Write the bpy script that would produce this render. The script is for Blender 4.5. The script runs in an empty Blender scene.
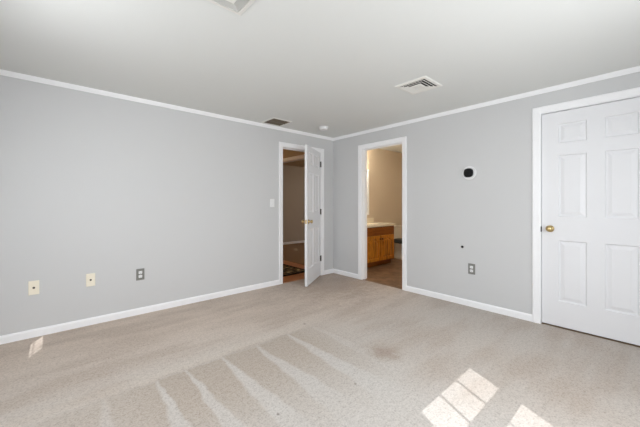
import bpy, bmesh, math, random
from mathutils import Vector, Matrix

random.seed(4)
S = bpy.context.scene
COL = S.collection
PI = math.pi

# ------------------------------------------------------------------ camera, sky, sun, window daylight, added fill, exposure
cam_data = bpy.data.cameras.new('camera')
cam_data.sensor_width = 36.0
cam_data.lens = 297.3 / 640 * 36.0
cam_data.shift_y = -9.5 / 640
cam_data.clip_start = 0.05
cam = bpy.data.objects.new('camera', cam_data)
COL.objects.link(cam)
FWD = Vector((0.6665, 0.7455, 0.0)).normalized()
RIGHT = Vector((FWD.y, -FWD.x, 0))
cam.matrix_world = Matrix(((RIGHT.x, 0, -FWD.x, -3.534),
                           (RIGHT.y, 0, -FWD.y, -3.613),
                           (0, 1, 0, 1.165),
                           (0, 0, 0, 1)))
S.camera = cam

world = bpy.data.worlds.new('sky')
S.world = world
world.use_nodes = True
wn = world.node_tree
sky = wn.nodes.new('ShaderNodeTexSky')
sky.sky_type = 'NISHITA'
sky.sun_disc = False
sky.sun_elevation = math.radians(45)
sky.sun_rotation = math.radians(205.8)
wn.links.new(sky.outputs[0], wn.nodes['Background'].inputs[0])
wn.nodes['Background'].inputs[1].default_value = 0.12

SUN_DIR = Vector((0.436, 0.900, -1.0)).normalized()      # direction the sunlight travels, 45 degrees high
sd = bpy.data.lights.new('sun', 'SUN')
sd.energy = 2.5
sd.angle = math.radians(0.15)
sd.color = (0.98, 0.99, 1.0)
so = bpy.data.objects.new('sun', sd)
COL.objects.link(so)
so.rotation_euler = SUN_DIR.to_track_quat('-Z', 'Y').to_euler()


def window_light(name, loc, direction, sx, sz, watts, color=(0.955, 0.976, 1.0)):
    d = bpy.data.lights.new(name, 'AREA')
    d.shape = 'RECTANGLE'
    d.size, d.size_y = sx, sz
    d.energy = watts
    d.color = color
    o = bpy.data.objects.new(name, d)
    COL.objects.link(o)
    o.location = loc
    o.rotation_euler = Vector(direction).to_track_quat('-Z', 'Z').to_euler()
    return o


window_light('daylight_open_window', (-2.456, -4.28, 1.33), (0, 1, -0.22), 0.66, 1.0, 22)
window_light('added_blind_fill', (-1.55, -4.26, 1.30), (0, 1, -0.22), 0.8, 1.0, 11.5)  # unseen fill lamp, added to even out the light on the walls
window_light('daylight_side_window', (-4.28, -1.81, 1.735), (1, 0, -0.8), 0.66, 0.6, 20)

S.view_settings.view_transform = 'Standard'
S.view_settings.look = 'None'
S.view_settings.gamma = 1.0
S.view_settings.use_curve_mapping = False
S.view_settings.exposure = 0.55
S.cycles.max_bounces = 14
S.cycles.diffuse_bounces = 8
S.cycles.transparent_max_bounces = 16

# ------------------------------------------------------------------ material helpers
H = 2.281          # ceiling height
XL, YB = -4.30, -4.30    # inner faces of the unseen side and rear walls


def srgb(r, g, b):
    def f(c):
        c /= 255.0
        return c / 12.92 if c <= 0.04045 else ((c + 0.055) / 1.055) ** 2.4
    return (f(r), f(g), f(b), 1.0)


class NT:
    """small node-building helper"""
    def __init__(self, name):
        self.m = bpy.data.materials.new(name)
        self.m.use_nodes = True
        self.t = self.m.node_tree
        self.bsdf = self.t.nodes['Principled BSDF']
        self.out = self.t.nodes['Material Output']
        tc = self.t.nodes.new('ShaderNodeTexCoord')
        self.obj = tc.outputs['Object']
        geo = self.t.nodes.new('ShaderNodeNewGeometry')
        self.pos = geo.outputs['Position']

    def put(self, sock, v):
        if isinstance(v, bpy.types.NodeSocket):
            self.t.links.new(v, sock)
        else:
            sock.default_value = v

    def math(self, op, a, b=None, c=None, clamp=False):
        n = self.t.nodes.new('ShaderNodeMath')
        n.operation = op
        n.use_clamp = clamp
        for i, v in enumerate((a, b, c)):
            if v is not None:
                self.put(n.inputs[i], v)
        return n.outputs[0]

    def noise(self, scale, detail=3.0, rough=0.5, vec=None):
        n = self.t.nodes.new('ShaderNodeTexNoise')
        n.inputs['Scale'].default_value = scale
        n.inputs['Detail'].default_value = detail
        n.inputs['Roughness'].default_value = rough
        self.t.links.new(vec if vec is not None else self.obj, n.inputs['Vector'])
        return n.outputs['Fac']

    def mapping(self, scale=(1, 1, 1), rot=(0, 0, 0), vec=None, loc=(0, 0, 0)):
        n = self.t.nodes.new('ShaderNodeMapping')
        n.inputs['Scale'].default_value = scale
        n.inputs['Rotation'].default_value = rot
        n.inputs['Location'].default_value = loc
        self.t.links.new(vec if vec is not None else self.obj, n.inputs['Vector'])
        return n.outputs[0]

    def xyz(self, vec=None):
        n = self.t.nodes.new('ShaderNodeSeparateXYZ')
        self.t.links.new(vec if vec is not None else self.obj, n.inputs[0])
        return n.outputs[0], n.outputs[1], n.outputs[2]

    def ramp(self, fac, stops, interp='LINEAR'):
        n = self.t.nodes.new('ShaderNodeValToRGB')
        cr = n.color_ramp
        cr.interpolation = interp
        while len(cr.elements) < len(stops):
            cr.elements.new(0.5)
        for e, (p, c) in zip(cr.elements, stops):
            e.position = p
            e.color = c if len(c) == 4 else (*c, 1)
        self.put(n.inputs[0], fac)
        return n.outputs[0]

    def mix(self, fac, a, b, blend='MIX'):
        n = self.t.nodes.new('ShaderNodeMix')
        n.data_type = 'RGBA'
        n.blend_type = blend
        self.put(n.inputs[0], fac)
        self.put(n.inputs[6], a)
        self.put(n.inputs[7], b)
        return n.outputs[2]

    def smooth(self, v, lo, hi):
        n = self.t.nodes.new('ShaderNodeMapRange')
        n.interpolation_type = 'SMOOTHSTEP'
        self.put(n.inputs['Value'], v)
        self.put(n.inputs['From Min'], lo)
        self.put(n.inputs['From Max'], hi)
        return n.outputs[0]

    def bump(self, height, strength=0.2, dist=0.002):
        n = self.t.nodes.new('ShaderNodeBump')
        n.inputs['Strength'].default_value = strength
        n.inputs['Distance'].default_value = dist
        self.put(n.inputs['Height'], height)
        self.t.links.new(n.outputs[0], self.bsdf.inputs['Normal'])

    def set(self, color=None, rough=None, metal=None, spec=None):
        if color is not None:
            self.put(self.bsdf.inputs['Base Color'], color)
        if rough is not None:
            self.put(self.bsdf.inputs['Roughness'], rough)
        if metal is not None:
            self.put(self.bsdf.inputs['Metallic'], metal)
        if spec is not None:
            self.put(self.bsdf.inputs['Specular IOR Level'], spec)
        return self


def paint(name, rgb, rough=0.6, var=0.03, nscale=3.0, bump=0.05, bscale=220.0, spec=0.3):
    n = NT(name)
    c = srgb(*rgb)
    lo = tuple(x * (1 - var) for x in c[:3]) + (1,)
    hi = tuple(min(1, x * (1 + var)) for x in c[:3]) + (1,)
    n.set(n.mix(n.noise(nscale, 3), lo, hi), rough, 0.0, spec)
    if bump:
        n.bump(n.noise(bscale, 2), bump, 0.001)
    return n.m


def metal(name, rgb, rough=0.3):
    n = NT(name)
    c = srgb(*rgb)
    lo = tuple(x * 0.85 for x in c[:3]) + (1,)
    n.set(n.mix(n.noise(40, 2), lo, c), rough, 1.0)
    return n.m


def carpet():
    n = NT('beige_cut_pile_carpet')
    x, y, z = n.xyz()
    light = srgb(197, 193, 188)
    dark = srgb(176, 164, 152)
    # worn traffic tone: broad soft patches
    broad = n.noise(1.1, 4, 0.55)
    streak = n.noise(1.0, 3, 0.5, n.mapping((1.1, 5.5, 1), (0, 0, 0.25)))
    worn = n.smooth(n.math('ADD', n.math('MULTIPLY', broad, 0.5), n.math('MULTIPLY', streak, 0.5)), 0.42, 0.60)
    # greyer towards the middle, lighter and browner along the far walls
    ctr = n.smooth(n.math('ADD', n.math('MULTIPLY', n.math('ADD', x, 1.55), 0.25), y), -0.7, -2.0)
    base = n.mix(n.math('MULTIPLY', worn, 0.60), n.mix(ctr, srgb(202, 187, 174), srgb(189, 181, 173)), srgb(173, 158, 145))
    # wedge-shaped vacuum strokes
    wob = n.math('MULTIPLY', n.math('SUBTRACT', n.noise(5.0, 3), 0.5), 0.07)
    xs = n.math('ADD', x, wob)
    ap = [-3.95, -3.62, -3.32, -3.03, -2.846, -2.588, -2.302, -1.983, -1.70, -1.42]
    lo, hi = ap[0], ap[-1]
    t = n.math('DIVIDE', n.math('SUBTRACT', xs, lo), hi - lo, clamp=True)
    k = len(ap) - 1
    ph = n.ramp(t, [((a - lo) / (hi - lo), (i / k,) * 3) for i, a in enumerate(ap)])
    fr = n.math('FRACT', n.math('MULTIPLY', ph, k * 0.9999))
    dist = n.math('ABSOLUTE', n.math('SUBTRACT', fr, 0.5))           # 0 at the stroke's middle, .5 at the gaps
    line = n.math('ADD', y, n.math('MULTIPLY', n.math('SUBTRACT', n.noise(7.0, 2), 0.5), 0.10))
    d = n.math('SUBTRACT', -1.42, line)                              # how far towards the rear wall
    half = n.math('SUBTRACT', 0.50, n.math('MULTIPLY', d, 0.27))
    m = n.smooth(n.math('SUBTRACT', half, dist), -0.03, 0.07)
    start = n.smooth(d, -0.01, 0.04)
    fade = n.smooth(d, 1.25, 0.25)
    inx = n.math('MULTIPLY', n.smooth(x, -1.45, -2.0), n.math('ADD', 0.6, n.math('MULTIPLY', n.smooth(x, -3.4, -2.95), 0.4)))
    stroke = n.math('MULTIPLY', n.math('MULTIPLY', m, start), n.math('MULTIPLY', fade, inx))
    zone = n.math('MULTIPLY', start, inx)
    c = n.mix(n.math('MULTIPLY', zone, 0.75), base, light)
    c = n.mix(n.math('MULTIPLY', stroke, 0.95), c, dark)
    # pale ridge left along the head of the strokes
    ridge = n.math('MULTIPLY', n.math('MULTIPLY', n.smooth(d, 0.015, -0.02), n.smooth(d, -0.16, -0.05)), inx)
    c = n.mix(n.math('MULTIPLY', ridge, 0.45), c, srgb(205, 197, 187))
    # one round dull stain and a few small specks
    def spot(px, py, r0, r1):
        dx = n.math('SUBTRACT', x, px)
        dy = n.math('SUBTRACT', y, py)
        r = n.math('SQRT', n.math('ADD', n.math('MULTIPLY', dx, dx), n.math('MULTIPLY', dy, dy)))
        r = n.math('ADD', r, n.math('MULTIPLY', n.math('SUBTRACT', n.noise(14, 3), 0.5), r1 * 0.9))
        return n.smooth(r, r1, r0)
    c = n.mix(n.math('MULTIPLY', spot(-1.61, -2.21, 0.0, 0.19), 0.75), c, srgb(158, 140, 125))
    c = n.mix(n.math('MULTIPLY', spot(-0.45, -0.45, 0.15, 1.35), 0.75), c, srgb(160, 144, 131))    # foot traffic by the two doorways
    c = n.mix(n.math('MULTIPLY', spot(-2.08, -2.33, 0.003, 0.016), 0.7), c, srgb(105, 96, 88))
    c = n.mix(n.math('MULTIPLY', spot(-2.61, -2.23, 0.003, 0.013), 0.7), c, srgb(105, 96, 88))
    c = n.mix(n.math('MULTIPLY', spot(-1.72, -1.36, 0.004, 0.022), 0.6), c, srgb(120, 110, 100))
    # pile: tuft-scale flecks
    fine = n.noise(95, 3, 0.75)
    mid = n.noise(38, 3, 0.65)
    g = n.math('ADD', n.math('MULTIPLY', fine, 0.68), n.math('MULTIPLY', mid, 0.32))
    fleck = n.ramp(g, [(0.32, (0.60, 0.58, 0.56)), (0.5, (0.96, 0.96, 0.96)), (0.68, (1.13, 1.13, 1.13))])
    c = n.mix(1.0, c, fleck, 'MULTIPLY')
    n.set(c, 0.95, 0.0, 0.1)
    n.bsdf.inputs['Sheen Weight'].default_value = 0.15
    n.bump(n.math('ADD', n.math('MULTIPLY', n.noise(260, 2, 0.7), 0.6), n.math('MULTIPLY', mid, 0.5)), 0.55, 0.006)
    return n.m


def wood(name, rgb_light, rgb_dark, scale=(3, 22, 22), rough=0.35):
    n = NT(name)
    v = n.mapping(scale)
    g = n.noise(1.6, 5, 0.6, v)
    c = n.ramp(g, [(0.3, srgb(*rgb_dark)), (0.55, srgb(*rgb_light)), (0.75, srgb(*rgb_dark))])
    n.set(c, rough, 0.0, 0.4)
    n.bump(g, 0.08, 0.001)
    return n.m


def plank_floor():
    n = NT('orange_oak_floorboards')
    br = n.t.nodes.new('ShaderNodeTexBrick')
    n.t.links.new(n.mapping((1, 1, 1)), br.inputs['Vector'])
    br.inputs['Scale'].default_value = 1.0
    br.inputs['Brick Width'].default_value = 1.1
    br.inputs['Row Height'].default_value = 0.085
    br.inputs['Mortar Size'].default_value = 0.0022
    br.inputs['Color1'].default_value = srgb(188, 122, 74)
    br.inputs['Color2'].default_value = srgb(168, 104, 60)
    br.inputs['Mortar'].default_value = srgb(70, 40, 22)
    g = n.noise(3, 4, 0.6, n.mapping((2, 30, 1)))
    n.set(n.mix(0.35, br.outputs[0], n.ramp(g, [(0.3, srgb(140, 82, 45)), (0.7, srgb(205, 140, 88))])), 0.35, 0, 0.4)
    return n.m


def tile_floor():
    n = NT('brown_stone_look_tile')
    br = n.t.nodes.new('ShaderNodeTexBrick')
    n.t.links.new(n.mapping((1, 1, 1)), br.inputs['Vector'])
    br.offset = 0.5
    br.inputs['Scale'].default_value = 1.0
    br.inputs['Brick Width'].default_value = 0.30
    br.inputs['Row Height'].default_value = 0.30
    br.inputs['Mortar Size'].default_value = 0.004
    br.inputs['Color1'].default_value = srgb(122, 97, 76)
    br.inputs['Color2'].default_value = srgb(106, 84, 66)
    br.inputs['Mortar'].default_value = srgb(128, 106, 86)
    g = n.noise(6, 5, 0.65)
    n.set(n.mix(0.45, br.outputs[0], n.ramp(g, [(0.35, srgb(88, 62, 44)), (0.65, srgb(168, 134, 104))])), 0.45, 0, 0.4)
    return n.m


def rug_mat():
    n = NT('dark_floral_rug')
    v = n.t.nodes.new('ShaderNodeTexVoronoi')
    v.inputs['Scale'].default_value = 9.0
    n.t.links.new(n.obj, v.inputs['Vector'])
    a = n.ramp(v.outputs['Distance'], [(0.15, srgb(190, 168, 130)), (0.3, srgb(104, 98, 76)), (0.55, srgb(52, 44, 38))])
    g = n.noise(16, 4)
    n.set(n.mix(n.smooth(g, 0.5, 0.6), a, srgb(120, 96, 66)), 0.9, 0, 0.1)
    n.bump(n.noise(300, 2), 0.4, 0.003)
    return n.m


def glass_mat():
    n = NT('clear_window_glass')
    tr = n.t.nodes.new('ShaderNodeBsdfTransparent')
    gl = n.t.nodes.new('ShaderNodeBsdfGlossy')
    gl.inputs['Roughness'].default_value = 0.02
    mx = n.t.nodes.new('ShaderNodeMixShader')
    mx.inputs[0].default_value = 0.04
    n.t.links.new(tr.outputs[0], mx.inputs[1])
    n.t.links.new(gl.outputs[0], mx.inputs[2])
    n.t.links.new(mx.outputs[0], n.out.inputs[0])
    return n.m


def emit(name, rgb, strength):
    n = NT(name)
    n.set(srgb(*rgb), 0.4)
    n.bsdf.inputs['Emission Color'].default_value = srgb(*rgb)
    n.bsdf.inputs['Emission Strength'].default_value = strength
    return n.m


def mirror_mat():
    n = NT('silvered_mirror')
    n.set((0.9, 0.9, 0.9, 1), 0.02, 1.0)
    return n.m


M = dict(
    wall=paint('light_grey_wall_paint', (207, 208, 209), 0.62, 0.012, 1.2, 0.06, 160),
    ceiling=paint('white_ceiling_paint', (226, 228, 226), 0.75, 0.012, 0.9, 0.08, 120),
    trim=paint('white_semigloss_trim', (246, 247, 249), 0.38, 0.01, 4, 0.0),
    door=paint('white_door_paint', (232, 233, 236), 0.40, 0.01, 4, 0.02, 300),
    carpet=carpet(),
    planks=plank_floor(),
    tile=tile_floor(),
    rug=rug_mat(),
    rug_edge=paint('near_black_rug_binding', (32, 24, 20), 0.9, 0.1, 60, 0.3, 300, 0.1),
    tan_wall=paint('tan_bathroom_paint', (214, 202, 184), 0.6, 0.02, 2, 0.05, 160),
    hall_wall=paint('taupe_hall_paint', (178, 168, 157), 0.65, 0.03, 2, 0.05, 160),
    hall_ceiling=paint('beige_hall_ceiling_paint', (200, 180, 150), 0.7, 0.03, 2, 0.05, 120),
    hall_carpet=paint('brown_carpet', (146, 122, 100), 0.95, 0.14, 60, 0.5, 250, 0.1),
    brass=metal('aged_brass', (214, 188, 136), 0.30),
    bronze=metal('dark_bronze', (70, 64, 58), 0.45),
    dark_metal=paint('dark_latch_metal', (52, 50, 48), 0.45, 0.1, 60, 0.0),
    chrome=metal('chrome', (220, 220, 222), 0.12),
    nickel=metal('brushed_nickel', (150, 148, 142), 0.42),
    ivory=paint('ivory_plastic', (244, 237, 219), 0.4, 0.02, 30, 0.0),
    white_plastic=paint('white_plastic', (236, 237, 238), 0.35, 0.01, 30, 0.0),
    grey_plate=paint('pewter_grey_plate', (132, 132, 128), 0.4, 0.05, 60, 0.0),
    slot=paint('dark_slot', (40, 38, 36), 0.7, 0.05, 40, 0.0),
    black_glass=paint('glossy_black_plastic', (14, 14, 15), 0.12, 0.02, 20, 0.0, 1, 0.5),
    vent_white=paint('white_vent_enamel', (232, 231, 226), 0.4, 0.01, 20, 0.0),
    vent_brown=paint('grey_brown_vent_enamel', (112, 103, 90), 0.5, 0.05, 20, 0.0),
    duct=paint('duct_shade_backing', (36, 34, 31), 0.8, 0.1, 20, 0.0),
    oak=wood('honey_oak', (214, 142, 44), (126, 70, 14), (16, 16, 1.8), 0.35),
    oak_dark=wood('honey_oak_rail', (150, 86, 24), (92, 48, 10), (1.8, 16, 16), 0.35),
    counter=paint('cream_cultured_marble', (238, 230, 212), 0.2, 0.04, 8, 0.0, 1, 0.5),
    porcelain=paint('white_porcelain', (236, 230, 218), 0.12, 0.01, 8, 0.0, 1, 0.5),
    seat_grey=paint('charcoal_toilet_seat', (66, 66, 64), 0.5, 0.05, 20, 0.0),
    vent_grey=paint('grey_vent_enamel', (198, 198, 194), 0.5, 0.02, 20, 0.0),
    mirror=mirror_mat(),
    bulb=emit('warm_bulb', (255, 238, 212), 45.0),
    hall_fill=emit('warm_hall_fill', (255, 218, 172), 26.0),
    bath_fill=emit('warm_bathroom_fill', (255, 234, 206), 27.0),
    room_fill=emit('neutral_room_fill', (255, 240, 222), 42.0),
    glass=glass_mat(),
)

# ------------------------------------------------------------------ mesh helpers


def link(name, bm, mat, parent=None, smooth=False, loc=None):
    bmesh.ops.recalc_face_normals(bm, faces=bm.faces)
    me = bpy.data.meshes.new(name)
    bm.to_mesh(me)
    bm.free()
    me.materials.append(mat)
    if smooth:
        for p in me.polygons:
            p.use_smooth = True
    o = bpy.data.objects.new(name, me)
    COL.objects.link(o)
    if parent is not None:
        o.parent = parent
    if loc is not None:
        o.location = loc
    return o


def smooth_by_angle(o, deg=35):
    me = o.data
    bm = bmesh.new()
    bm.from_mesh(me)
    for f in bm.faces:
        f.smooth = True
    for e in bm.edges:
        if len(e.link_faces) == 2 and e.calc_face_angle(0) > math.radians(deg):
            e.smooth = False
    bm.to_mesh(me)
    bm.free()
    return o


def struct(o):
    o['kind'] = 'structure'
    return o


def tag(o, label, cat, group=None):
    o['label'] = label
    o['category'] = cat
    if group:
        o['group'] = group
    return o


def empty(name, loc=(0, 0, 0), rz=0.0):
    o = bpy.data.objects.new(name, None)
    o.empty_display_size = 0.1
    COL.objects.link(o)
    o.location = loc
    o.rotation_euler = (0, 0, rz)
    return o


def box(bm, x0, x1, y0, y1, z0, z1, bevel=0.0, seg=2):
    g = bmesh.ops.create_cube(bm, size=1.0)
    vs = g['verts']
    for v in vs:
        v.co = Vector((x0 + (v.co.x + 0.5) * (x1 - x0), y0 + (v.co.y + 0.5) * (y1 - y0), z0 + (v.co.z + 0.5) * (z1 - z0)))
    if bevel > 0:
        es = set(e for v in vs for e in v.link_edges)
        bmesh.ops.bevel(bm, geom=list(es), offset=bevel, segments=seg, affect='EDGES', profile=0.5)
    return bm


def B():
    return bmesh.new()


def lathe(bm, prof, mat4=Matrix(), n=28):
    """prof: (radius, height) pairs turned about local Z, then moved by mat4"""
    rings = []
    for r, h in prof:
        if r < 1e-6:
            rings.append([bm.verts.new(mat4 @ Vector((0, 0, h)))])
        else:
            rings.append([bm.verts.new(mat4 @ Vector((r * math.cos(2 * PI * i / n), r * math.sin(2 * PI * i / n), h))) for i in range(n)])
    for a, b in zip(rings, rings[1:]):
        for i in range(n):
            j = (i + 1) % n
            if len(a) == 1 and len(b) == 1:
                continue
            if len(a) == 1:
                bm.faces.new((a[0], b[i], b[j]))
            elif len(b) == 1:
                bm.faces.new((a[i], a[j], b[0]))
            else:
                bm.faces.new((a[i], a[j], b[j], b[i]))
    for r in (rings[0], rings[-1]):
        if len(r) > 1:
            bm.faces.new(r)
    return bm


def loft(bm, rings, cap=True):
    vr = [[bm.verts.new(p) for p in r] for r in rings]
    n = len(vr[0])
    for a, b in zip(vr, vr[1:]):
        for i in range(n):
            j = (i + 1) % n
            bm.faces.new((a[i], a[j], b[j], b[i]))
    if cap:
        bm.faces.new(vr[0])
        bm.faces.new(vr[-1])
    return bm


def prism(bm, pts, axis, a0, a1):
    """2-D outline pushed from a0 to a1 along an axis; the outline's two numbers are the other two coordinates in x, y, z order"""
    def P(p, a):
        if axis == 'x':
            return Vector((a, p[0], p[1]))
        if axis == 'y':
            return Vector((p[0], a, p[1]))
        return Vector((p[0], p[1], a))
    return loft(bm, [[P(p, a0) for p in pts], [P(p, a1) for p in pts]])


AX_NEG_X = Matrix.Rotation(-PI / 2, 4, 'Y')      # local +Z to world -X
AX_NEG_Y = Matrix.Rotation(PI / 2, 4, 'X')       # local +Z to world -Y
AX_POS_Y = Matrix.Rotation(-PI / 2, 4, 'X')

# ------------------------------------------------------------------ the setting: shell
struct(link('floor', box(B(), XL - 0.2, 0.005, YB - 0.2, 0.005, -0.10, 0.0), M['carpet']))
struct(link('ceiling', box(B(), XL - 0.2, 0.12, YB - 0.2, 0.12, H, H + 0.12), M['ceiling']))

D1 = (-1.035, -0.293, 2.000)     # hall doorway in the left wall: x range and head
D2 = (-1.340, -0.632, 2.005)     # bathroom doorway in the right wall: y range and head
D3 = (-3.672, -2.890, 2.040)     # closet doorway in the right wall
J = 0.018                        # jamb board thickness

bm = B()
box(bm, XL - 0.2, D1[0] - J, 0, 0.12, 0, H)
box(bm, D1[1] + J, 0.12, 0, 0.12, 0, H)
box(bm, D1[0] - J, D1[1] + J, 0, 0.12, D1[2] + J, H)
struct(link('wall_left', bm, M['wall']))

bm = B()
box(bm, 0, 0.12, D2[1] + J, 0.0, 0, H)
box(bm, 0, 0.12, D3[1] + J, D2[0] - J, 0, H)
box(bm, 0, 0.12, YB - 0.2, D3[0] - J, 0, H)
box(bm, 0, 0.12, D2[0] - J, D2[1] + J, D2[2] + J, H)
box(bm, 0, 0.12, D3[0] - J, D3[1] + J, D3[2] + J, H)
struct(link('wall_right', bm, M['wall']))

# rear wall with the sun's window and a blind window added for fill (both unseen)
W1 = (-2.792, -2.120, 0.72, 1.820)
W2 = (-1.95, -1.15, 0.72, 1.810)
G = 0.075
wy = (W1[2] - G, W1[3] + G)
OUT = 0.09       # the outer half of the wall is splayed wider than the frame
bm = B()
for e, ya, yb in ((0.0, YB - 0.10, YB), (OUT, YB - 0.2, YB - 0.10)):
    xs = [XL - 0.2, W1[0] - G - e, W1[1] + G, W2[0] - G - e, W2[1] + G, 0.12]
    for i in range(0, 6, 2):
        box(bm, xs[i], xs[i + 1], ya, yb, 0, H)
    for i in (1, 3):
        box(bm, xs[i], xs[i + 1], ya, yb, 0, wy[0])
        box(bm, xs[i], xs[i + 1], ya, yb, wy[1] + e, H)
struct(link('wall_rear', bm, M['wall']))

# side wall with one small window set on its outer face
W3 = (-2.210, -1.457, 1.421, 2.10)       # y range, z range of the opening
bm = B()
box(bm, XL - 0.2, XL, YB, W3[0], 0, H)
box(bm, XL - 0.2, XL, W3[1], 0, 0, H)
box(bm, XL - 0.2, XL, W3[0], W3[1], 0, W3[2])
box(bm, XL - 0.2, XL, W3[0], W3[1], W3[3], H)
struct(link('wall_side', bm, M['wall']))


def window_rear(name, W, cols, bars_z):
    t = struct(empty(name, ((W[0] + W[1]) / 2, -4.38, W[2])))
    cx, cz = (W[0] + W[1]) / 2, W[2]
    hw, hh = (W[1] - W[0]) / 2, W[3] - W[2]
    bm = B()
    for a, b, c, d in ((-hw - G, -hw, -G, hh + G), (hw, hw + G, -G, hh + G), (-hw, hw, -G, 0), (-hw, hw, hh, hh + G)):
        box(bm, a, b, -0.007, 0.007, c, d, 0.001)
    link('window_frame', bm, M['trim'], t)
    bm = B()
    for i in range(1, cols):
        x = -hw + 2 * hw * i / cols
        box(bm, x - 0.0065, x + 0.0065, -0.0065, 0.0065, 0, hh)
    for z0, z1 in bars_z:
        box(bm, -hw, hw, -0.012, 0.012, z0 - cz, z1 - cz)
    link('window_muntins', bm, M['trim'], t)
    link('window_pane', box(B(), -hw, hw, -0.002, 0.002, 0, hh), M['glass'], t)
    link('window_sill', box(B(), -hw - G - 0.03, hw + G + 0.03, 0.06, 0.14, -G - 0.03, -G, 0.006), M['trim'], t)
    return t


ROWS = [(1.43, 1.558), (1.165, 1.187)]
window_rear('window_1', W1, 3, ROWS)
w2 = window_rear('added_window_2', W2, 4, ROWS)
bm = B()
for i in range(40):       # closed white slats of the added second window
    z = 0.01 + i * 0.0275
    prism(bm, [(0.026, z), (0.034, z + 0.030), (0.0352, z + 0.030), (0.0272, z)], 'x', -0.42, 0.42)
link('added_blind', bm, M['white_plastic'], w2)
t = struct(empty('window_3', (-4.485, (W3[0] + W3[1]) / 2, W3[2])))
hy, hz = (W3[1] - W3[0]) / 2, W3[3] - W3[2]
bm = B()
for a, b, c, d in ((-hy, -hy + 0.05, 0, hz), (hy - 0.05, hy, 0, hz), (-hy + 0.05, hy - 0.05, 0, 0.05), (-hy + 0.05, hy - 0.05, hz - 0.05, hz)):
    box(bm, -0.015, 0.015, a, b, c, d)
link('window_frame', bm, M['trim'], t)
bm = B()
cy3 = (W3[0] + W3[1]) / 2
box(bm, -0.002, 0.002, -2.083 - cy3, -2.073 - cy3, 0.05, hz - 0.05)
box(bm, -0.002, 0.002, 0.10, 0.110, 0.05, hz - 0.05)
box(bm, -0.002, 0.002, -hy + 0.05, hy - 0.05, 1.886 - W3[2], 1.893 - W3[2])
link('window_muntins', bm, M['trim'], t)
link('window_pane', box(B(), -0.002, 0.002, -hy, hy, 0, hz), M['glass'], t)

# ------------------------------------------------------------------ trim
CAS = [(0.0, 0.0), (0.0, 0.010), (0.006, 0.012), (0.036, 0.014), (0.046, 0.016), (0.059, 0.016), (0.063, 0.013), (0.063, 0.0)]


def casing(name, wall, a0, a1, zt, reveal=0.006, at=0.0, sign=-1):
    """mitred door casing on the wall plane x=at or y=at, standing out by the profile towards sign"""
    a0 -= reveal
    a1 += reveal
    zt += reveal
    def P(a, z, t):
        return Vector((at + sign * t, a, z)) if wall == 'x' else Vector((a, at + sign * t, z))
    rings = []
    for k in range(4):
        r = []
        for o, th in CAS:
            a, z = ((a0 - o, 0.0), (a0 - o, zt + o), (a1 + o, zt + o), (a1 + o, 0.0))[k]
            r.append(P(a, z, th))
        rings.append(r)
    return struct(link(name, loft(B(), rings), M['trim']))


casing('trim_1', 'y', D1[0], D1[1], D1[2])
casing('trim_2', 'x', D2[0], D2[1], D2[2])
casing('trim_3', 'x', D3[0], D3[1], D3[2])


def jamb(name, wall, a0, a1, zt, d0, d1, stop):
    bm = B()
    def bx(a, b, z0, z1, e0=d0, e1=d1):
        if wall == 'x':
            box(bm, e0, e1, a, b, z0, z1)
        else:
            box(bm, a, b, e0, e1, z0, z1)
    bx(a0 - J, a0, 0, zt + J)
    bx(a1, a1 + J, 0, zt + J)
    bx(a0, a1, zt, zt + J)
    s0, s1 = stop
    bx(a0, a0 + 0.011, 0, zt, s0, s1)
    bx(a1 - 0.011, a1, 0, zt, s0, s1)
    bx(a0 + 0.011, a1 - 0.011, zt - 0.011, zt, s0, s1)
    return struct(link(name, bm, M['trim']))


jamb('trim_4', 'y', D1[0], D1[1], D1[2], 0.0, 0.12, (0.042, 0.080))
jamb('trim_5', 'x', D2[0], D2[1], D2[2], 0.0, 0.12, (0.040, 0.076))
jamb('trim_6', 'x', D3[0], D3[1], D3[2], 0.0, 0.12, (0.050, 0.086))
tag_latch = link('strike_plate', box(B(), D1[0] - 0.001, D1[0] + 0.002, 0.004, 0.034, 0.93, 0.99, 0.0006), M['dark_metal'],
                 bpy.data.objects['trim_4'])
link('strike_plate', box(B(), -0.002, 0.010, D3[1] - 0.003, D3[1] + 0.0035, 0.895, 0.945, 0.0006), M['dark_metal'],
     bpy.data.objects['trim_6'])

BASE = [(0.0, 0.0), (0.013, 0.0), (0.013, 0.054), (0.009, 0.064), (0.004, 0.069), (0.0, 0.069)]


def baseboard(name, wall, a0, a1, at=0.0, sign=-1, mat='trim'):
    pts = [(at + sign * p, z) for p, z in BASE]
    return struct(link(name, prism(B(), pts, 'x' if wall == 'y' else 'y', a0, a1), M[mat]))


baseboard('baseboard_left', 'y', XL, D1[0] - 0.069)
baseboard('baseboard_corner', 'y', D1[1] + 0.069, -0.0)
bpy.data.objects['baseboard_corner'].name = 'baseboard_left_corner'
baseboard('baseboard_right_corner', 'x', D2[1] + 0.069, -0.013)
baseboard('baseboard_right', 'x', D3[1] + 0.069, D2[0] - 0.069)
baseboard('baseboard_right_end', 'x', YB, D3[0] - 0.069)
baseboard('baseboard_rear', 'y', XL, 0, YB, 1)
baseboard('baseboard_side', 'x', YB, 0, XL, 1)

CROWN = [(0.0, H), (0.0, H - 0.044), (0.004, H - 0.045), (0.008, H - 0.040), (0.010, H - 0.026), (0.014, H - 0.010), (0.014, H)]
struct(link('trim_7', prism(B(), [(-p, z) for p, z in CROWN], 'x', XL, 0.0), M['trim']))
struct(link('trim_8', prism(B(), [(-p, z) for p, z in CROWN], 'y', YB, 0.0), M['trim']))

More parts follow.
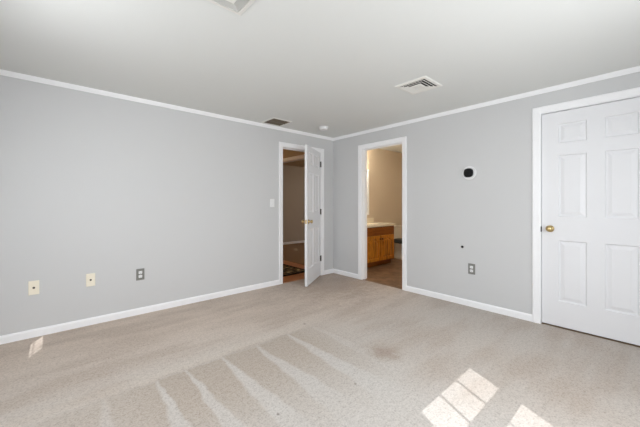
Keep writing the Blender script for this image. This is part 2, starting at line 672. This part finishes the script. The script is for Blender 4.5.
# ------------------------------------------------------------------ spaces beyond the doorways
# hall behind the left wall
struct(link('floor_hall', box(B(), -1.75, 0.02, 0.005, 3.6, -0.10, 0.0), M['planks']))
struct(link('ceiling_hall', box(B(), -1.87, -0.05, 0.12, 3.6, H, H + 0.12), M['hall_ceiling']))
struct(link('wall_hall_side', box(B(), -1.87, -1.75, 0.12, 3.6, 0, H), M['hall_wall']))
struct(link('wall_hall_end', box(B(), -1.87, -0.15, 3.48, 3.6, 0, H), M['hall_wall']))
HO = (0.50, 1.60, 1.995)     # wide cased opening in the hall's right wall
bm = B()
box(bm, -0.15, -0.05, 0.12, HO[0] - J, 0, H)
box(bm, -0.15, -0.05, HO[1] + J, 3.48, 0, H)
box(bm, -0.15, -0.05, HO[0] - J, HO[1] + J, HO[2] + J, H)
struct(link('wall_hall_right', bm, M['hall_ceiling']))
casing('trim_9', 'x', HO[0], HO[1], HO[2], at=-0.15)
jamb('trim_10', 'x', HO[0], HO[1], HO[2], -0.15, -0.05, (-0.10, -0.09))
# room beyond the hall
struct(link('floor_far_room', box(B(), 0.02, 3.6, 0.44, 3.6, -0.10, 0.004), M['hall_carpet']))
struct(link('wall_far_room', box(B(), -0.05, 3.6, 3.40, 3.52, 0, H), M['hall_wall']))
struct(link('wall_far_room_side', box(B(), 3.48, 3.6, 0.44, 3.40, 0, H), M['hall_wall']))
struct(link('ceiling_far_room', box(B(), -0.05, 3.6, 0.44, 3.6, H, H + 0.12), M['hall_ceiling']))
baseboard('baseboard_far_room', 'y', -0.05, 3.48, 3.40, -1)
# bathroom behind the right wall
struct(link('floor_bathroom', box(B(), 0.005, 2.85, -2.0, 0.32, -0.10, 0.0), M['tile']))
struct(link('wall_bathroom_left', box(B(), 0.12, 2.85, 0.32, 0.44, 0, H + 0.09), M['tan_wall']))
struct(link('wall_bathroom_back', box(B(), 2.73, 2.85, -2.0, 0.32, 0, H + 0.09), M['tan_wall']))
struct(link('wall_bathroom_right', box(B(), 0.12, 2.85, -2.12, -2.0, 0, H + 0.09), M['tan_wall']))
struct(link('ceiling_bathroom', box(B(), 0.12, 2.85, -2.12, 0.32, H + 0.08, H + 0.14), M['ceiling']))
baseboard('baseboard_bathroom', 'y', 1.49, 2.73, 0.32, -1)
# closet behind the closed door
bm = B()
box(bm, 0.12, 0.80, -4.0, -3.95, 0, H)
box(bm, 0.12, 0.80, -2.65, -2.60, 0, H)
box(bm, 0.75, 0.80, -3.95, -2.65, 0, H)
box(bm, 0.12, 0.80, -4.0, -2.60, H, H + 0.05)
struct(link('wall_closet', bm, M['wall']))
struct(link('floor_closet', box(B(), 0.005, 0.80, -4.0, -2.60, -0.10, 0.0), M['hall_carpet']))

# ------------------------------------------------------------------ six-panel doors


def six_panel(bm, w, h, th, stile, mull, zs):
    """zs: panel z ranges; the leaf spans x 0..w, y 0..th, z 0..h"""
    pw = (w - 2 * stile - mull) / 2
    gx = [0, stile, stile + pw, stile + pw + mull, w - stile, w]
    gz = [0]
    for a, b in zs:
        gz += [a, b]
    gz.append(h)
    for side in (0, 1):
        def P(x, z, d):
            return bm.verts.new(Vector((x, d if side == 0 else th - d, z)))
        for i in range(len(gx) - 1):
            for k in range(len(gz) - 1):
                x0, x1, z0, z1 = gx[i], gx[i + 1], gz[k], gz[k + 1]
                if i in (1, 3) and k % 2 == 1:
                    steps = [(0, 0), (0.008, 0.011), (0.017, 0.011), (0.044, 0.002)]
                    rings = [[P(x0 + s, z0 + s, d), P(x1 - s, z0 + s, d), P(x1 - s, z1 - s, d), P(x0 + s, z1 - s, d)] for s, d in steps]
                    for a, b in zip(rings, rings[1:]):
                        for q in range(4):
                            bm.faces.new((a[q], a[(q + 1) % 4], b[(q + 1) % 4], b[q]))
                    bm.faces.new(rings[-1])
                else:
                    bm.faces.new((P(x0, z0, 0), P(x1, z0, 0), P(x1, z1, 0), P(x0, z1, 0)))
    for a, b in (((0, 0), (0, h)), ((w, 0), (w, h)), ((0, 0), (w, 0)), ((0, h), (w, h))):
        bm.faces.new([bm.verts.new(Vector(p)) for p in ((a[0], 0, a[1]), (b[0], 0, b[1]), (b[0], th, b[1]), (a[0], th, a[1]))])
    bmesh.ops.remove_doubles(bm, verts=bm.verts, dist=1e-5)
    return bm


KNOB = [(0.0, 0.0), (0.033, 0.0), (0.033, 0.004), (0.028, 0.009), (0.016, 0.012), (0.0115, 0.020), (0.0115, 0.030), (0.017, 0.035),
        (0.0235, 0.042), (0.0255, 0.050), (0.0235, 0.058), (0.016, 0.063), (0.0, 0.065)]
ZS = [(0.235, 0.808), (1.030, 1.610), (1.722, 1.905)]

# door standing open in the hall doorway; hinge line at the room face of the right jamb
door1 = struct(empty('door_1', (D1[1] - 0.003, -0.004, 0.010)))
A = math.radians(33.0)
door1.rotation_euler = (0, 0, PI + A)
WD1 = 0.717
# local x runs from the hinge to the free edge; local y points to the room side after the half turn
leaf = link('door_leaf', six_panel(B(), WD1, 1.985, 0.035, 0.105, 0.095, ZS), M['door'], door1)
leaf.location = (0, -0.035, 0)
for yy, ax, nm in ((0.0, AX_POS_Y, 'door_knob'), (-0.035, AX_NEG_Y, 'door_knob')):
    k = link(nm, lathe(B(), KNOB, Matrix.Translation((WD1 - 0.060, yy, 0.905)) @ ax), M['brass'], door1, True)
link('latch_plate', box(B(), WD1 - 0.0005, WD1 + 0.0015, -0.030, -0.005, 0.877, 0.933, 0.0005), M['brass'], door1)
for z in (0.27, 1.03, 1.80):
    bm = B()
    lathe(bm, [(0, -0.047), (0.004, -0.047), (0.0075, -0.043), (0.0075, 0.043), (0.004, 0.047), (0, 0.047)], Matrix.Translation((-0.002, 0.007, z)), 14)
    box(bm, -0.006, 0.001, -0.030, 0.003, z - 0.043, z + 0.043)
    box(bm, -0.004, 0.030, 0.0, 0.0015, z - 0.043, z + 0.043)
    link('hinge', bm, M['bronze'], door1)

# closed door in the right wall
door2 = struct(empty('door_2', (0.010, D3[1] - 0.004, 0.014)))
door2.rotation_euler = (0, 0, -PI / 2)       # local x to world -y, local y to world +x
WD2 = D3[1] - D3[0] - 0.008
link('door_leaf', six_panel(B(), WD2, 2.020, 0.035, 0.128, 0.118, ZS), M['door'], door2)
link('door_knob', lathe(B(), KNOB, Matrix.Translation((0.064, 0.0, 0.915)) @ AX_NEG_Y), M['brass'], door2, True)
link('latch_plate', box(B(), -0.002, 0.001, 0.006, 0.030, 0.885, 0.945, 0.0005), M['dark_metal'], door2)

# ------------------------------------------------------------------ ceiling fittings


def sq(r, z):
    return [Vector((-r, -r, z)), Vector((r, -r, z)), Vector((r, r, z)), Vector((-r, r, z))]


def vent_shell(cx, cy, half, label):
    t = tag(empty('ceiling_vent', (cx, cy, H)), label, 'vent')
    inn = half - 0.028
    link('frame', loft(B(), [sq(inn, -0.002), sq(inn, -0.011), sq(half - 0.006, -0.008), sq(half, -0.003), sq(half, 0.0), sq(inn, -0.002)], False), M['vent_white'], t)
    link('backing', box(B(), -inn, inn, -inn, inn, -0.0022, -0.0005), M['duct'], t)  # dark sheet, painted as the shade inside the duct
    return t, inn


def blade(bm, side, ro, ri, zo, zi):
    """one side of a square louver ring, from its outer edge (ro, zo) to its inner edge (ri, zi)"""
    R = Matrix.Rotation(side * PI / 2, 3, 'Z')
    top = [Vector((ro, -ro, zo)), Vector((ro, ro, zo)), Vector((ri, ri, zi)), Vector((ri, -ri, zi))]
    loft(bm, [[R @ p for p in top], [R @ (p + Vector((0, 0, 0.0010))) for p in top]])


# square three-way vent: shut blades on the two sides towards the windows, narrow open blades on the other two
t, inn = vent_shell(-0.970, -2.140, 0.158, 'square white louvered ceiling vent with dark slots, nearer the closed door')
step = (inn - 0.040) / 3
for k in range(3):
    ro = inn - k * step
    bm = B()
    for side in (2, 3):          # slim blades with the dark backing sheet showing between
        blade(bm, side, ro - step * 0.84, ro - step * 0.97, -0.0040, -0.0062)
    for side in (0, 1):
        blade(bm, side, ro - 0.001, ro - step * 0.97, -0.0120, -0.0045)
    link('louver', bm, M['vent_white'], t)
link('centre_plate', loft(B(), [sq(0.040, -0.004), sq(0.040, -0.012), sq(0.036, -0.013), sq(0.004, -0.013)]), M['vent_white'], t)

t, inn = vent_shell(-2.872, -2.147, 0.158, 'pale square ceiling vent cut off by the top edge of the photo')
for k in range(5):
    ro = inn - 0.003 - k * 0.0102
    bm = B()
    for side in range(4):
        blade(bm, side, ro, ro - 0.0092, -0.0080, -0.0040)
    link('louver', bm, M['vent_grey'], t)
link('centre_plate', loft(B(), [sq(inn - 0.054, -0.004), sq(inn - 0.054, -0.011), sq(inn - 0.058, -0.012), sq(0.004, -0.012)]), M['vent_white'], t)

t = tag(empty('ceiling_register', (-1.283, -0.222, H)), 'small grey-brown slatted ceiling register close to the crown moulding by the hall door', 'vent')
bm = B()
hx, hy = 0.150, 0.142
for a, b, c, d in ((-hx, hx, -hy, -hy + 0.020), (-hx, hx, hy - 0.020, hy), (-hx, -hx + 0.020, -hy + 0.02, hy - 0.02), (hx - 0.020, hx, -hy + 0.02, hy - 0.02)):
    box(bm, a, b, c, d, -0.008, 0.0)
link('frame', bm, M['vent_white'], t)
link('backing', box(B(), -hx + 0.02, hx - 0.02, -hy + 0.02, hy - 0.02, -0.002, -0.0005), M['duct'], t)  # duct shade painted on a flat sheet behind the slats
for i in range(8):
    y = -hy + 0.033 + i * (2 * hy - 0.066) / 7
    bm = B()
    bm2 = prism(bm, [(y - 0.009, -0.003), (y + 0.007, -0.012), (y + 0.008, -0.0108), (y - 0.008, -0.0022)], 'x', -hx + 0.022, hx - 0.022)
    link('slat', bm, M['vent_brown'], t)
link('divider_bar', box(B(), -hx + 0.02, hx - 0.02, -0.008, 0.008, -0.0125, -0.003), M['vent_brown'], t)

t = tag(empty('smoke_detector', (-0.615, -0.430, H)), 'round white smoke detector on the ceiling near the room corner', 'smoke detector')
link('base_plate', lathe(B(), [(0, 0), (0.068, 0), (0.068, -0.010), (0.064, -0.012), (0, -0.012)], n=40), M['white_plastic'], t, False)
link('cover', lathe(B(), [(0, -0.012), (0.060, -0.012), (0.061, -0.030), (0.054, -0.038), (0.030, -0.041), (0, -0.041)], n=40), M['white_plastic'], t)
link('test_button', lathe(B(), [(0, -0.041), (0.010, -0.041), (0.009, -0.044), (0, -0.0445)], Matrix.Translation((0.028, 0, 0.0025)), 16), M['white_plastic'], t)

# ------------------------------------------------------------------ wall plates and controls


def on_left(name, x, z, label, cat, group=None):
    return tag(empty(name, (x, 0, z)), label, cat, group)


def on_right(name, y, z, label, cat, group=None):
    return tag(empty(name, (0, y, z), -PI / 2), label, cat, group)     # local x to world -y, local -y to world -x


def plate(t, mat, w=0.072, h=0.117):
    return link('cover_plate', box(B(), -w / 2, w / 2, -0.006, 0.0, -h / 2, h / 2, 0.0028), mat, t)


def screw(t, z, mat='chrome'):
    link('screw', lathe(B(), [(0, 0), (0.0032, 0), (0.0028, 0.0012), (0, 0.0014)], Matrix.Translation((0, -0.006, z)) @ AX_NEG_Y, 10), M[mat], t)


def outlet(t):
    plate(t, M['grey_plate'], 0.076, 0.120)
    for s in (-1, 1):
        cz = s * 0.0205
        pts = []
        for i in range(24):
            a = 2 * PI * i / 24
            pts.append((max(-0.0165, min(0.0165, 0.0205 * math.cos(a))), cz + max(-0.0145, min(0.0145, 0.0185 * math.sin(a)))))
        r = link('receptacle', prism(B(), pts, 'y', -0.0085, -0.003), M['white_plastic'], t)
        bm = B()
        box(bm, -0.0075, -0.0055, -0.0092, -0.0084, cz - 0.002, cz + 0.007)
        box(bm, 0.0055, 0.0075, -0.0092, -0.0084, cz - 0.002, cz + 0.006)
        lathe(bm, [(0, 0), (0.0024, 0), (0.0024, 0.0007), (0, 0.0007)], Matrix.Translation((0, -0.0085, cz - 0.008)) @ AX_NEG_Y, 10)
        link('socket_slots', bm, M['slot'], r)
    screw(t, 0.0)
    return t


def jack(t):
    plate(t, M['ivory'], 0.070, 0.122)
    bm = B()
    lathe(bm, [(0, 0), (0.0085, 0), (0.0085, 0.003), (0.0052, 0.003), (0.0052, 0.010), (0.0035, 0.010), (0.0035, 0.006), (0, 0.006)],
          Matrix.Translation((0, -0.006, 0)) @ AX_NEG_Y, 16)
    link('coaxial_jack', bm, M['bronze'], t)
    screw(t, 0.042, 'ivory')
    screw(t, -0.042, 'ivory')
    return t


jack(on_left('cable_jack_plate', -3.667, 0.432, 'ivory cable jack plate low on the left wall, above the small sun patch', 'wall plate', 'ivory jack plates'))
jack(on_left('cable_jack_plate', -3.272, 0.434, 'ivory cable jack plate between the other ivory plate and the grey outlet', 'wall plate', 'ivory jack plates'))
outlet(on_left('wall_outlet', -2.855, 0.421, 'grey-plated double outlet on the left wall beside the ivory plates', 'outlet', 'grey outlets'))
outlet(on_right('wall_outlet', -2.245, 0.428, 'grey-plated double outlet on the right wall below the thermostat', 'outlet', 'grey outlets'))

t = on_left('light_switch', -1.219, 1.180, 'white toggle light switch beside the hall doorway', 'light switch')
plate(t, M['white_plastic'])
link('toggle', prism(B(), [(-0.006, -0.010), (-0.006, 0.010), (-0.018, 0.016), (-0.018, 0.007)], 'x', -0.0048, 0.0048), M['white_plastic'], t)
screw(t, 0.030, 'white_plastic')
screw(t, -0.030, 'white_plastic')

t = on_right('thermostat', -2.218, 1.520, 'round thermostat with a black face on a white trim plate', 'thermostat')
link('trim_plate', lathe(B(), [(0, 0), (0.077, 0), (0.077, 0.004), (0.072, 0.008), (0, 0.008)], AX_NEG_Y, 48), M['white_plastic'], t)


def squircle(r, d, p=2.8, n=48):
    out = []
    for i in range(n):
        a = 2 * PI * i / n
        c, s = math.cos(a), math.sin(a)
        k = r / (abs(c) ** p + abs(s) ** p) ** (1 / p)
        out.append(Vector((k * c, -d, k * s)))
    return out


link('dial_body', loft(B(), [squircle(0.047, 0.006), squircle(0.049, 0.010), squircle(0.051, 0.026), squircle(0.049, 0.031)]), M['black_glass'], t)
link('display', loft(B(), [squircle(0.045, 0.031), squircle(0.044, 0.0325), squircle(0.012, 0.0335)]), M['black_glass'], t)

t = on_right('cable_grommet', -2.141, 0.668, 'small black round cable hole in the right wall, above the outlet', 'cable hole')
link('ring', lathe(B(), [(0.009, 0.0), (0.015, 0.0), (0.015, 0.003), (0.0125, 0.0045), (0.009, 0.004), (0.009, 0.0)], AX_NEG_Y, 20), M['slot'], t)
link('bore', lathe(B(), [(0, 0.0004), (0.0093, 0.0004), (0.0093, 0.001), (0, 0.001)], AX_NEG_Y, 20), M['black_glass'], t)

# ------------------------------------------------------------------ rug in the hall
t = tag(empty('hall_rug', (-0.86, 1.05, 0.0)), 'dark patterned rug with a near-black border on the hall floorboards', 'rug')
rx, ry = 0.62, 0.72
link('field', box(B(), -rx + 0.05, rx - 0.05, -ry + 0.05, ry - 0.05, 0.0, 0.011), M['rug'], t)
bm = B()
box(bm, -rx, rx, -ry, -ry + 0.05, 0, 0.012, 0.003)
box(bm, -rx, rx, ry - 0.05, ry, 0, 0.012, 0.003)
box(bm, -rx, -rx + 0.05, -ry + 0.05, ry - 0.05, 0, 0.012, 0.003)
box(bm, rx - 0.05, rx, -ry + 0.05, ry - 0.05, 0, 0.012, 0.003)
link('border', bm, M['rug_edge'], t)

# ------------------------------------------------------------------ unseen ceiling lights added to brighten the hall, far room and bathroom
def added_ceiling_light(x, y, label, mat, z=H):
    t = tag(empty('added_ceiling_light', (x, y, z)), label, 'added fill light')
    link('canopy', lathe(B(), [(0, 0), (0.15, 0), (0.15, -0.02), (0, -0.02)], n=32), M['bronze'], t)
    link('diffuser', lathe(B(), [(0, -0.02), (0.14, -0.02), (0.13, -0.06), (0.08, -0.09), (0, -0.10)], n=32), mat, t, True)


added_ceiling_light(-1.0, 2.2, 'added round ceiling light brightening the hall', M['hall_fill'])
added_ceiling_light(2.1, 1.6, 'added round ceiling light brightening the carpeted room past the hall', M['room_fill'])
added_ceiling_light(1.35, -0.95, 'added round ceiling light brightening the bathroom', M['bath_fill'], H + 0.08)

# ------------------------------------------------------------------ bathroom vanity
VX0, VX1, VF, VB = 0.56, 1.47, -0.210, 0.320
van = tag(empty('vanity_cabinet', ((VX0 + VX1) / 2, VF, 0)), 'honey oak vanity cabinet with two arched doors in the bathroom', 'cabinet')
hw = (VX1 - VX0) / 2
dp = VB - VF
bm = B()
bd = dp - 0.025
box(bm, -hw, -hw + 0.016, 0.02, bd, 0.09, 0.742)
box(bm, hw - 0.016, hw, 0.02, bd, 0.09, 0.742)
box(bm, -hw + 0.016, hw - 0.016, 0.02, bd, 0.09, 0.106)
box(bm, -hw + 0.016, hw - 0.016, bd - 0.008, bd, 0.106, 0.742)
box(bm, -hw + 0.004, hw - 0.004, 0.075, bd, 0.0, 0.09)
# face frame
for a, b, c, d in ((-hw, -hw + 0.04, 0.09, 0.742), (hw - 0.04, hw, 0.09, 0.742), (-0.02, 0.02, 0.09, 0.575), (-hw + 0.04, hw - 0.04, 0.09, 0.125),
                   (-hw + 0.04, hw - 0.04, 0.560, 0.600), (-hw + 0.04, hw - 0.04, 0.712, 0.742)):
    box(bm, a, b, 0.0, 0.02, c, d, 0.001)
link('cabinet_body', bm, M['oak_dark'], van)


def arch_door(x0, x1, z0, z1):
    """cathedral-arch raised panel door, front at y = -0.018"""
    w, st = x1 - x0, 0.055
    cx = (x0 + x1) / 2
    N = 14
    def outline(s, d):
        a, b = x0 + st + s, x1 - st - s
        top = z1 - st - s
        pts = [Vector((a, d, z0 + st + s)), Vector((b, d, z0 + st + s))]
        for i in range(N + 1):
            u = 1 - 2 * i / N
            x = cx + u * (b - a) / 2
            z = top - 0.045 * (1 - math.cos(PI * u)) / 2 - 0.0
            pts.append(Vector((x, d, z)))
        return pts
    def outer(d):
        pts = [Vector((x0, d, z0)), Vector((x1, d, z0))]
        for i in range(N + 1):
            u = 1 - 2 * i / N
            pts.append(Vector((cx + u * w / 2, d, z1)))
        return pts
    return loft(B(), [outer(0.0), outer(-0.016), outline(0, -0.018), outline(0.008, -0.004), outline(0.016, -0.004), outline(0.040, -0.015)])


for x0, x1, kx in ((-hw + 0.024, -0.006, -0.035), (0.006, hw - 0.024, 0.035)):
    d = link('door', arch_door(x0, x1, 0.108, 0.578), M['oak'], van)
    link('knob', lathe(B(), [(0, 0), (0.008, 0), (0.006, 0.010), (0.013, 0.017), (0.014, 0.022), (0.009, 0.027), (0, 0.028)],
                       Matrix.Translation((kx, -0.018, 0.515)) @ AX_NEG_Y, 16), M['bronze'], d, True)
bm = B()
box(bm, -hw + 0.024, hw - 0.024, -0.018, 0.0, 0.588, 0.724, 0.005)
link('false_drawer_front', bm, M['oak_dark'], van)

ct = tag(empty('vanity_countertop', ((VX0 + VX1) / 2, (VF + VB) / 2, 0.742)), 'cream marble-look sink top with backsplash on the oak vanity', 'countertop')
cw, cd = hw + 0.018, dp / 2
# slab with an oval basin dipping into it
bm = B()
N = 40
def ell(rx_, ry_, z, cy=-0.02):
    return [Vector((rx_ * math.cos(2 * PI * i / N), cy + ry_ * math.sin(2 * PI * i / N), z)) for i in range(N)]
def rect(z, ox=cw, y0=-cd - 0.025, y1=cd):
    pts = []
    for i in range(N):
        a = 2 * PI * i / N
        c, s = math.cos(a), math.sin(a)
        k = 1 / max(abs(c), abs(s))
        pts.append(Vector((ox * c * k, (y0 + y1) / 2 + (y1 - y0) / 2 * s * k, z)))
    return pts
loft(bm, [rect(0.0), rect(0.034), rect(0.040, cw - 0.006, -cd - 0.019), ell(0.215, 0.160, 0.040), ell(0.205, 0.150, 0.030), ell(0.17, 0.12, 0.008), ell(0.06, 0.05, 0.005)], True)
link('counter_slab', bm, M['counter'], ct)
link('backsplash', box(B(), -cw, cw, cd - 0.02, cd, 0.040, 0.135, 0.005), M['counter'], ct)
fa = link('faucet', lathe(B(), [(0, 0), (0.026, 0), (0.024, 0.012), (0.014, 0.022), (0.012, 0.090), (0, 0.095)], Matrix.Translation((0.0, 0.175, 0.040)), 20), M['chrome'], ct, True)
bm = B()
pts = [Vector((0, 0.175 - 0.115 * math.sin(a), 0.120 + 0.045 * math.cos(a * 1.3) - 0.03)) for a in [i * 1.5 / 10 for i in range(11)]]
loft(bm, [[p + Vector((0.010 * math.cos(q), 0.0, 0.010 * math.sin(q))) for q in [2 * PI * j / 12 for j in range(12)]] for p in pts])
link('spout', bm, M['chrome'], fa, True)
for s in (-1, 1):
    hnd = lathe(B(), [(0, 0), (0.022, 0), (0.020, 0.014), (0.012, 0.022), (0.016, 0.034), (0.018, 0.050), (0.010, 0.058), (0, 0.060)],
                Matrix.Translation((s * 0.10, 0.175, 0.040)), 18)
    link('handle', hnd, M['chrome'], fa, True)

# mirror and lamp bar over the sink
t = tag(empty('vanity_mirror', (0.985, 0.32, 0.94)), 'white framed bathroom mirror above the sink top', 'mirror')
mw, mh = 0.345, 0.94
bm = B()
for a, b, c, d in ((-mw, -mw + 0.045, 0, mh), (mw - 0.045, mw, 0, mh), (-mw + 0.045, mw - 0.045, 0, 0.045), (-mw + 0.045, mw - 0.045, mh - 0.045, mh)):
    box(bm, a, b, -0.025, 0, c, d, 0.004)
link('frame', bm, M['trim'], t)
link('mirror_glass', box(B(), -mw + 0.04, mw - 0.04, -0.012, -0.006, 0.04, mh - 0.04), M['mirror'], t)
t = tag(empty('vanity_light', (0.88, 0.32, 2.0)), 'chrome light bar with warm bulbs over the bathroom mirror', 'wall light')
link('back_bar', box(B(), -0.30, 0.30, -0.03, 0, -0.05, 0.05, 0.006), M['chrome'], t)
for x in (-0.22, 0.0, 0.22):
    link('socket', lathe(B(), [(0, 0.028), (0.022, 0.028), (0.022, 0.055), (0, 0.055)], Matrix.Translation((x, 0, 0)) @ AX_NEG_Y, 18), M['chrome'], t)
    g = bmesh.new()
    bmesh.ops.create_uvsphere(g, u_segments=20, v_segments=12, radius=0.045, matrix=Matrix.Translation((x, -0.095, 0)))
    link('bulb', g, M['bulb'], t, True)

# ------------------------------------------------------------------ toilet beyond the vanity
t = tag(empty('toilet', (2.02, 0.30, 0)), 'white toilet beyond the oak vanity, mostly hidden by the doorway', 'toilet')
def oval(rx_, ry_, cy, z, n=32, sq=1.0):
    return [Vector((rx_ * math.cos(2 * PI * i / n), cy + ry_ * math.sin(2 * PI * i / n), z)) for i in range(n)]
link('bowl', loft(B(), [oval(0.125, 0.25, -0.36, 0.0), oval(0.120, 0.245, -0.36, 0.03), oval(0.095, 0.20, -0.36, 0.12), oval(0.12, 0.22, -0.38, 0.22),
                        oval(0.175, 0.26, -0.42, 0.32), oval(0.185, 0.27, -0.42, 0.37), oval(0.15, 0.22, -0.42, 0.375), oval(0.10, 0.14, -0.42, 0.26)]), M['porcelain'], t, True)
link('seat', loft(B(), [oval(0.188, 0.272, -0.42, 0.340), oval(0.194, 0.279, -0.42, 0.39), oval(0.125, 0.20, -0.43, 0.392), oval(0.125, 0.20, -0.43, 0.375)], False), M['seat_grey'], t, True)
link('lid', loft(B(), [oval(0.186, 0.27, -0.42, 0.393), oval(0.188, 0.272, -0.42, 0.405), oval(0.17, 0.25, -0.42, 0.412)]), M['seat_grey'], t)
tk = link('tank', box(B(), -0.22, 0.22, -0.19, 0.0, 0.37, 0.655, 0.02, 3), M['porcelain'], t)
link('tank_lid', box(B(), -0.232, 0.232, -0.203, 0.005, 0.655, 0.685, 0.008, 2), M['porcelain'], t)
link('flush_handle', box(B(), -0.19, -0.11, -0.208, -0.196, 0.60, 0.615, 0.003), M['chrome'], tk)
